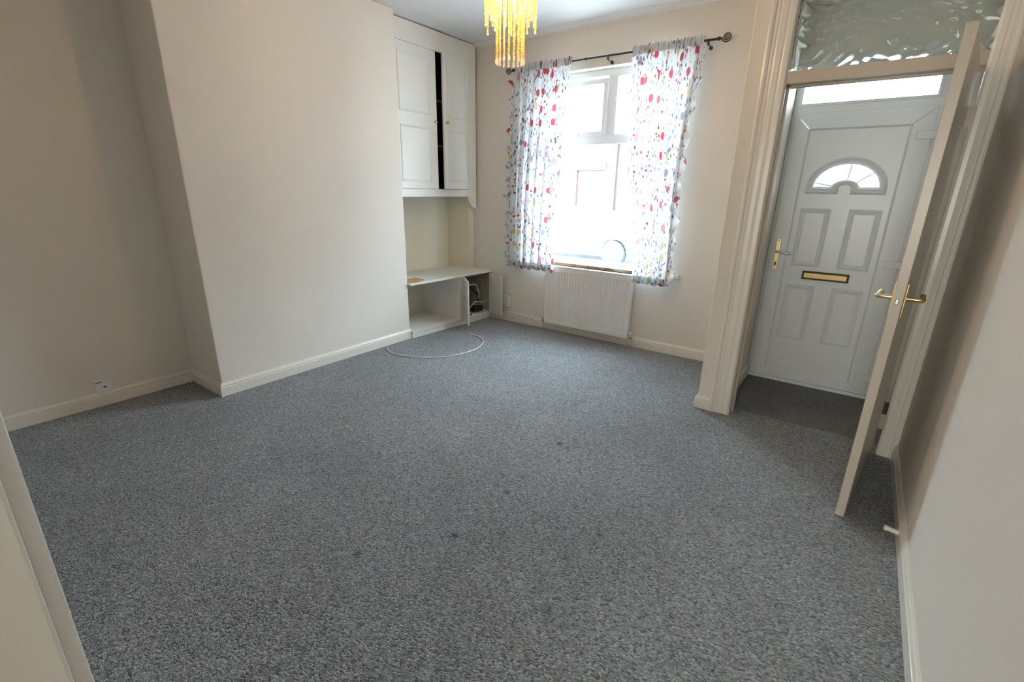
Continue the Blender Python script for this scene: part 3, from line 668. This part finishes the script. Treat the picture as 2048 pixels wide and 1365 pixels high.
ff = [(j * n + i, j * n + i + 1, (j + 1) * n + i + 1, (j + 1) * n + i) for j in range(len(rows) - 1) for i in range(n - 1)]
pm.add(vv, ff)
pm.box(RX0 + 0.001, RX1 - 0.001, RY + 0.009, RY + 0.018, RZ0 + 0.001, RZ1 - 0.001)
pm.build('panel', M['rad'], ra, recalc=False)
MB().box(RX0 - 0.003, RX1 + 0.003, RY - 0.003, RY + 0.058, RZ1 - 0.006, RZ1 + 0.006).build('top_grille', M['rad'], ra, bevel=0.002)
for x in (RX0 - 0.003, RX1):
    MB().box(x, x + 0.003, RY - 0.001, RY + 0.056, RZ0 + 0.02, RZ1).build('side_panel', M['rad'], ra)
for x in (RX0 + 0.1, RX1 - 0.13): MB().box(x, x + 0.03, RY + 0.018, -0.001, RZ0 + 0.05, RZ1 - 0.08).build('wall_bracket', M['rad'], ra)
va = MB().lathe([(0.012, 0), (0.012, 0.03), (0.009, 0.035), (0.009, 0.05)], (0.853, -0.062, 0.085), (0, 0, 1), 12)
va.tube([(0.853, -0.062, 0.112), (0.888, -0.062, 0.112)], 0.008, 10); va = va.build('valve', M['chrome'], ra)
MB().lathe([(0.014, 0), (0.0175, 0.008), (0.0175, 0.042), (0.014, 0.052), (0.006, 0.055)], (0.853, -0.062, 0.135), (0, 0, 1), 14).build('valve_head', M['white'], va, smooth=False)
MB().tube(catmull([(0.853, -0.062, 0.09), (0.853, -0.062, 0.05), (0.835, -0.06, 0.012)], 5), 0.0065, 8).build('pipe', M['gloss2'], ra, smooth=True)
vb = MB().lathe([(0.012, 0), (0.012, 0.03), (0.009, 0.035), (0.009, 0.045)], (1.838, -0.062, 0.085), (0, 0, 1), 12)
vb.tube([(1.838, -0.062, 0.112), (1.800, -0.062, 0.112)], 0.009, 10); vb = vb.build('valve', M['chrome'], ra)
MB().lathe([(0.012, 0), (0.0145, 0.006), (0.0145, 0.022), (0.011, 0.028)], (1.838, -0.062, 0.128), (0, 0, 1), 12).build('valve_head', M['white'], vb)
MB().tube(catmull([(1.838, -0.062, 0.09), (1.836, -0.058, 0.05), (1.81, -0.045, 0.03), (1.79, -0.035, 0.006)], 5), 0.0065, 8).build('pipe', M['gloss2'], ra, smooth=True)

# ------------------------------------------------------------------ curtain pole and curtains
PY, PZ = -0.085, 2.498
cp = thing('curtain_pole', 'thin dark iron curtain pole with scroll ends', 'curtain pole', (1.37, PY, PZ))
MB().tube([(0.43, PY, PZ), (1.20, PY, PZ)], 0.0075, 10).build('rod', M['iron'], cp)
MB().tube([(1.20, PY, PZ), (2.30, PY, PZ)], 0.0085, 10).lathe([(0.009, 0), (0.012, 0.004), (0.012, 0.014), (0.009, 0.018)], (1.195, PY, PZ), (1, 0, 0), 12).build('rod', M['iron'], cp)
for s, x in ((1, 2.285), (-1, 0.445)):
    fi = MB().lathe([(0.009, 0), (0.0135, 0.006), (0.0135, 0.018), (0.007, 0.026), (0.005, 0.036)], (x, PY, PZ), (s, 0, 0), 12)
    cx = x + s * 0.066; pts = []
    for i in range(64):
        t = i / 63; r = 0.034 * (1 - t) + 0.003 * t; a = PI + s * 0 + t * 2 * PI * 2.4
        pts.append((cx + s * r * math.cos(a), PY, PZ + 0.004 + r * math.sin(a)))
    fi.tube(pts, 0.0042, 7); fi.build('finial', M['iron'], cp, smooth=True)
for x in (0.49, 1.415, 2.225):
    MB().tube([(x, PY, PZ - 0.004), (x, PY, PZ - 0.028), (x, -0.002, PZ - 0.030)], 0.0045, 8).lathe([(0.014, 0), (0.014, 0.004)], (x, -0.001, PZ - 0.034), (0, -1, 0), 12).box(x - 0.006, x + 0.006, PY - 0.008, PY + 0.008, PZ - 0.030, PZ - 0.008).build('bracket', M['iron'], cp)

def interp(tab, z):
    for (z0, a), (z1, b) in zip(tab, tab[1:]):
        if z >= z1: return a + (b - a) * (z - z0) / (z1 - z0)
    return tab[-1][1]
def curtain(label, inner, outer, nf, seed, cloth, side):
    """inner / outer: tables of (z, x); side=+1 when the outer edge lies to the right"""
    rnd = random.Random(seed)
    zt, zb = 2.535, 0.640
    root = thing('curtain', label, 'curtain', ((inner[0][1] + outer[0][1]) / 2, -0.09, zb), 'floral cotton curtains at the window')
    ph = [rnd.uniform(0, 6.28) for _ in range(6)]
    def fold(u, z):
        t = (zt - z) / (zt - zb)
        w = u + 0.012 * math.sin(3 * t + ph[0]) + 0.02 * math.sin(9 * u + ph[1]) * t
        a = 0.010 + 0.020 * min(1, t * 2.5)
        y = a * math.sin(2 * PI * nf * w + ph[2]) + 0.35 * a * math.sin(2 * PI * nf * 2.1 * w + ph[3] + t * 2)
        y += 0.004 * math.sin(2 * PI * nf * 5 * u + ph[4]) * max(0, 1 - t * 6)
        return y
    def pos(u, z):
        xi, xo = interp(inner, z), interp(outer, z)
        t = (zt - z) / (zt - zb)
        ov = abs(xo - xi) / (2 * PI * nf) * 1.35 * min(1, t * 2.2) * (0.75 + 0.35 * math.sin(5 * u + ph[1]))
        x = xi + (xo - xi) * u + ov * math.cos(2 * PI * nf * (u + 0.012 * math.sin(3 * t + ph[0])) + ph[2] + 0.9) * math.sin(PI * u) ** 0.35
        return Vector((x, -0.100 - 0.030 * t + fold(u, z), z + 0.010 * math.sin(2 * PI * nf * u + ph[5]) * max(0, t - 0.9) * 8))
    NU, NV = 150, 60
    m = MB(); m.uv = []
    zs = [2.470 - (2.470 - zb) * j / NV for j in range(NV + 1)]
    for j, z in enumerate(zs):
        for i in range(NU + 1):
            u = i / NU; m.v.append(tuple(pos(u, z))); m.uv.append((u * cloth + seed, z))
    m.f = [(j * (NU + 1) + i, j * (NU + 1) + i + 1, (j + 1) * (NU + 1) + i + 1, (j + 1) * (NU + 1) + i) for j in range(NV) for i in range(NU)]
    m.build('panel', M['floral'], root, smooth=True, recalc=False)
    # gathered heading sleeved over the pole
    hm = MB(); hm.uv = []; ring_ = 14
    xi, xo = inner[0][1], outer[0][1]; NH = 130
    for i in range(NH + 1):
        u = i / NH; x = xi + (xo - xi) * u
        g1 = math.sin(u * 140 + ph[0]) * 0.5 + 0.5; g2 = math.sin(u * 61 + ph[1]) * 0.5 + 0.5
        r = 0.009 + 0.013 * g1 * (0.35 + 0.65 * g2)
        for k in range(ring_):
            a = 2 * PI * k / ring_
            zz = PZ + math.sin(a) * r * 1.35 + (0.020 * (0.4 + 0.6 * g1) if 0.2 < math.sin(a) else 0) * math.sin(a)
            if math.sin(a) < -0.3: zz -= 0.016
            hm.v.append((x + 0.003 * math.sin(u * 150 + k), PY + math.cos(a) * r, zz)); hm.uv.append((u * cloth + seed, 2.5 + 0.06 * k / ring_))
    hm.f = [(i * ring_ + k, i * ring_ + (k + 1) % ring_, (i + 1) * ring_ + (k + 1) % ring_, (i + 1) * ring_ + k) for i in range(NH) for k in range(ring_)]
    hm.build('heading', M['floral'], root, smooth=True, recalc=False)
    # frill down the outer edge
    fm = MB(); fm.uv = []; NF = 220; NW = 6
    for j in range(NF + 1):
        z = 2.44 - (2.44 - zb - 0.01) * j / NF
        p = pos(1.0, z); t = j / NF
        big = math.sin(t * 2 * PI * 8.5 + seed); sm = math.sin(t * 2 * PI * 19 + ph[3])
        for i in range(NW + 1):
            w = i / NW
            out = 0.058 * w * (0.82 + 0.22 * big)
            fm.v.append((p.x + side * (out - 0.006), p.y - 0.006 + w * (0.028 * math.sin(t * 2 * PI * 12 + ph[4]) + 0.006 * sm) - 0.012 * w, z + 0.012 * w * math.cos(t * 2 * PI * 12 + ph[4])))
            fm.uv.append((cloth + seed + 0.07 * w + 3, z * 1.15))
    fm.f = [(j * (NW + 1) + i, j * (NW + 1) + i + 1, (j + 1) * (NW + 1) + i + 1, (j + 1) * (NW + 1) + i) for j in range(NF) for i in range(NW)]
    fm.build('frill', M['floral'], root, smooth=True, recalc=False)
    # turned-up hem
    em = MB(); em.uv = []; NE = 150
    for i in range(NE + 1):
        u = i / NE
        for q, dz in enumerate((0.062, 0.058, 0.03, 0.0, -0.004)):
            p = pos(u, zb + max(dz, 0)); 
            em.v.append((p.x, p.y - (0.0045 if q not in (0, 4) else 0.0005), p.z + min(dz, 0))); em.uv.append((u * cloth + seed + 5, dz))
    em.f = [(i * 5 + k, i * 5 + k + 1, (i + 1) * 5 + k + 1, (i + 1) * 5 + k) for i in range(NE) for k in range(4)]
    em.build('hem', M['floral'], root, smooth=True, recalc=False)
curtain('floral cotton curtain on the cupboard side of the window', [(2.535, 1.073), (1.775, 1.035), (1.19, 1.008), (0.60, 1.000)], [(2.535, 0.470), (2.3, 0.475), (1.5, 0.445), (0.60, 0.460)], 6.0, 1, 0.98, -1)
curtain('floral cotton curtain on the front door side of the window', [(2.535, 1.632), (1.757, 1.650), (1.055, 1.795), (0.60, 1.820)], [(2.535, 2.195), (2.0, 2.145), (1.36, 2.125), (0.60, 2.150)], 4.6, 2, 0.88, 1)

# ------------------------------------------------------------------ beaded ceiling lamp
LX, LY = 1.735, -1.9
ch = thing('bead_chandelier', 'amber beaded ceiling lamp with clear drops, glowing', 'lamp', (LX, LY, 2.06))
MB().lathe([(0.055, 0), (0.050, -0.02), (0.012, -0.035)], (LX, LY, 2.799), (0, 0, 1), 20).build('ceiling_rose', M['white'], ch)
MB().tube([(LX, LY, 2.77), (LX, LY, 2.60)], 0.004, 8).build('cord', M['cable'], ch)
MB().lathe([(0.130, 0), (0.136, 0), (0.136, 0.012), (0.130, 0.012), (0.130, 0)], (LX, LY, 2.575), (0, 0, 1), 32).box(LX - 0.13, LX + 0.13, LY - 0.004, LY + 0.004, 2.577, 2.585).box(LX - 0.004, LX + 0.004, LY - 0.13, LY + 0.13, 2.577, 2.585).lathe([(0.072, 0), (0.078, 0), (0.078, 0.012), (0.072, 0.012), (0.072, 0)], (LX, LY, 2.575), (0, 0, 1), 24).build('ring_frame', M['brass'], ch)
MB().lathe([(0.012, 0.07), (0.014, 0.05), (0.024, 0.03), (0.030, 0.0), (0.024, -0.025), (0.008, -0.036)], (LX, LY, 2.44), (0, 0, 1), 16).build('bulb', M['bulb'], ch, smooth=True)
MB().lathe([(0.018, 0), (0.018, 0.08)], (LX, LY, 2.505), (0, 0, 1), 14).build('lamp_holder', M['white'], ch)
def bead_strand(length, seed):
    rnd = random.Random(seed); m = MB(); z = 0.0
    while z < length:
        r = rnd.uniform(0.0042, 0.0056); a = rnd.uniform(0, 1.5); s = 6
        ox, oy = rnd.uniform(-0.0014, 0.0014), rnd.uniform(-0.0014, 0.0014)
        m.lathe([(0.0012, 0), (r, r * 0.55), (r, r * 1.1), (0.0012, r * 1.65)], (ox, oy, -z), (math.sin(a) * 0.15, 0.08, -1), s)
        z += r * 1.7
    return m.mesh('strand_%d' % seed)
drop_m = MB().lathe([(0.001, 0), (0.0035, 0.008), (0.0072, 0.022), (0.0072, 0.026), (0.004, 0.033), (0.001, 0.035)], (0, 0, 0), (0, 0, -1), 8).mesh('drop')
drop_m.materials.append(M['crystal'])
ball_m = MB().lathe([(0.001, 0), (0.005, 0.003), (0.0062, 0.006), (0.005, 0.009), (0.001, 0.012)], (0, 0, 0), (0, 0, -1), 8).mesh('ball')
ball_m.materials.append(M['crystal'])
inner_meshes = [bead_strand(0.482, 10 + i) for i in range(3)]
outer_meshes = [(l, bead_strand(l, 20 + i)) for i, l in enumerate((0.285, 0.300, 0.325, 0.340, 0.360))]
for mm in inner_meshes + [q for _, q in outer_meshes]: mm.materials.append(M['amber'])
rnd = random.Random(3)
def hang(me, x, y, z, tip, tip_z):
    o = bpy.data.objects.new('bead_strand', me); COL.objects.link(o); o.location = (x, y, z); o.rotation_euler = (0, 0, rnd.uniform(0, 6)); adopt(o, ch); o['kind'] = 'stuff'
    t = bpy.data.objects.new('drop', tip); COL.objects.link(t); t.parent = o; t.location = (0, 0, -tip_z)
for i in range(17):
    a = 2 * PI * i / 17 + 0.1
    hang(inner_meshes[i % 3], LX + 0.073 * math.cos(a), LY + 0.073 * math.sin(a), 2.573, drop_m, 0.484)
for i in range(26):
    a = 2 * PI * i / 26
    l, me = outer_meshes[(i * 3 + i // 7) % 5]
    hang(me, LX + 0.131 * math.cos(a), LY + 0.131 * math.sin(a), 2.573, ball_m, l + 0.002)
for i in range(9):
    a = 2 * PI * i / 9 + 0.2
    l, me = outer_meshes[(i * 2) % 5]
    hang(me, LX + 0.10 * math.cos(a), LY + 0.10 * math.sin(a), 2.573, ball_m, l + 0.002)
pl = bpy.data.lights.new('lamp_light', 'POINT'); pl.energy = 19; pl.color = (1.0, 0.71, 0.37); pl.shadow_soft_size = 0.03
po = bpy.data.objects.new('lamp_light', pl); COL.objects.link(po); po.location = (LX, LY, 2.36)

# ------------------------------------------------------------------ the street outside
GZ = -0.09
struct(MB().box(-16, 12, 0.32, 2.2, GZ - 0.1, GZ + 0.10).build('pavement', M['paving']))
struct(MB().box(-16, 12, 2.2, 7.4, GZ - 0.1, GZ).build('road', M['asphalt']))
struct(MB().box(-16, 12, 7.4, 9.0, GZ - 0.1, GZ + 0.10).build('pavement_far', M['paving']))
ho = thing('terraced_house', 'red brick terraced house across the street', 'house', (-3.4, 9.0, GZ))
HY_ = 9.0
EV = 2.8
plate(rect(-14, 11, GZ, EV), [rect(-3.80, -2.93, GZ, 1.97), rect(-1.9, -0.6, 0.65, 2.1), rect(0.8, 2.1, 0.65, 2.1), rect(-6.6, -5.3, 0.65, 2.1)], HY_, HY_ + 0.25).build('brick_wall', M['brick'], ho)
MB().box(-3.87, -2.86, HY_ - 0.03, HY_ + 0.2, 1.97, 2.19).build('door_lintel', M['stone'], ho, bevel=0.01)
dd = MB().box(-3.80, -2.93, HY_ + 0.08, HY_ + 0.16, GZ, 1.58).box(-3.80, -2.93, HY_ + 0.08, HY_ + 0.16, 1.88, 1.97).box(-3.80, -3.70, HY_ + 0.08, HY_ + 0.16, 1.58, 1.88).box(-3.03, -2.93, HY_ + 0.08, HY_ + 0.16, 1.58, 1.88).build('street_door', M['pinkdoor'], ho)
MB().box(-3.70, -3.03, HY_ + 0.11, HY_ + 0.12, 1.58, 1.88).build('fanlight', M['carglass'], dd)
MB().tube([(-2.56, HY_ - 0.06, EV), (-2.56, HY_ - 0.06, GZ + 0.1)], 0.045, 10).build('downpipe', M['pipe'], ho)
for x0, x1, z0, z1 in ((-1.9, -0.6, 0.65, 2.1), (0.8, 2.1, 0.65, 2.1), (-6.6, -5.3, 0.65, 2.1)):
    w = ring(x0, x1, z0, z1, 0.08, HY_ + 0.1, HY_ + 0.16).build('window', M['upvc'], ho)
    MB().box(x0 + 0.08, x1 - 0.08, HY_ + 0.12, HY_ + 0.13, z0 + 0.08, z1 - 0.08).build('pane', M['carglass'], w)
    MB().box(x0 - 0.08, x1 + 0.08, HY_ - 0.04, HY_ + 0.1, z0 - 0.12, z0).build('window_ledge', M['stone'], w)
MB().prism([(HY_ - 0.2, EV - 0.05), (HY_ + 2.5, EV + 1.2), (HY_ + 5, EV - 0.05)], 'x', -14, 11).build('roof', M['asphalt'], ho)
# parked car
ca = thing('parked_car', 'white hatchback parked in the street outside the window', 'car', (-1.9, 5.8, GZ))
prof = [(-3.78, 0.12), (-3.80, 0.42), (-3.72, 0.62), (-3.45, 0.95), (-3.15, 1.03), (-1.75, 1.05), (-1.45, 0.98), (-0.85, 0.62), (-0.15, 0.52), (0.06, 0.40), (0.10, 0.20), (0.06, 0.12)]
def wheel_gap(cx, r=0.30, n=10): return [(cx + r * math.cos(PI * i / n), 0.18 + r * math.sin(PI * i / n)) for i in range(n + 1)]
poly = prof + wheel_gap(-0.69)[:] + wheel_gap(-3.12)[:]
MB().prism(poly, 'y', 5.0, 6.62).build('body', M['carpaint'], ca, bevel=0.05, seg=3)
for q in ([(-3.40, 0.63), (-3.28, 0.90), (-2.45, 0.98), (-2.45, 0.63)], [(-2.38, 0.63), (-2.38, 0.98), (-1.75, 0.96), (-1.15, 0.63)]):
    MB().prism(q, 'y', 4.992, 5.03).build('side_window', M['carglass'], ca)
MB().box(-2.2, -2.02, 4.98, 5.0, 0.52, 0.55).build('door_handle', M['rim'], ca, bevel=0.005)
for cx in (-0.69, -3.12):
    wl_ = MB().lathe([(0.185, -0.0), (0.25, 0.0), (0.265, 0.03), (0.265, 0.16), (0.25, 0.19), (0.185, 0.19)], (cx, 5.0, 0.18), (0, 1, 0), 28).build('wheel', M['tyre'], ca)
    rm = MB().lathe([(0.03, -0.012), (0.07, -0.010), (0.12, 0.004), (0.165, 0.0), (0.185, -0.006), (0.185, 0.06)], (cx, 5.0, 0.18), (0, 1, 0), 28)
    for k in range(6):
        a = 2 * PI * k / 6 + 0.3
        rm.tube([(cx + 0.05 * math.cos(a), 4.998, 0.18 + 0.05 * math.sin(a)), (cx + 0.17 * math.cos(a), 4.996, 0.18 + 0.17 * math.sin(a))], 0.024, 6)
    rm.build('hub', M['rim'], wl_)

for o in bpy.data.objects:
    if '_o' in o: del o['_o']
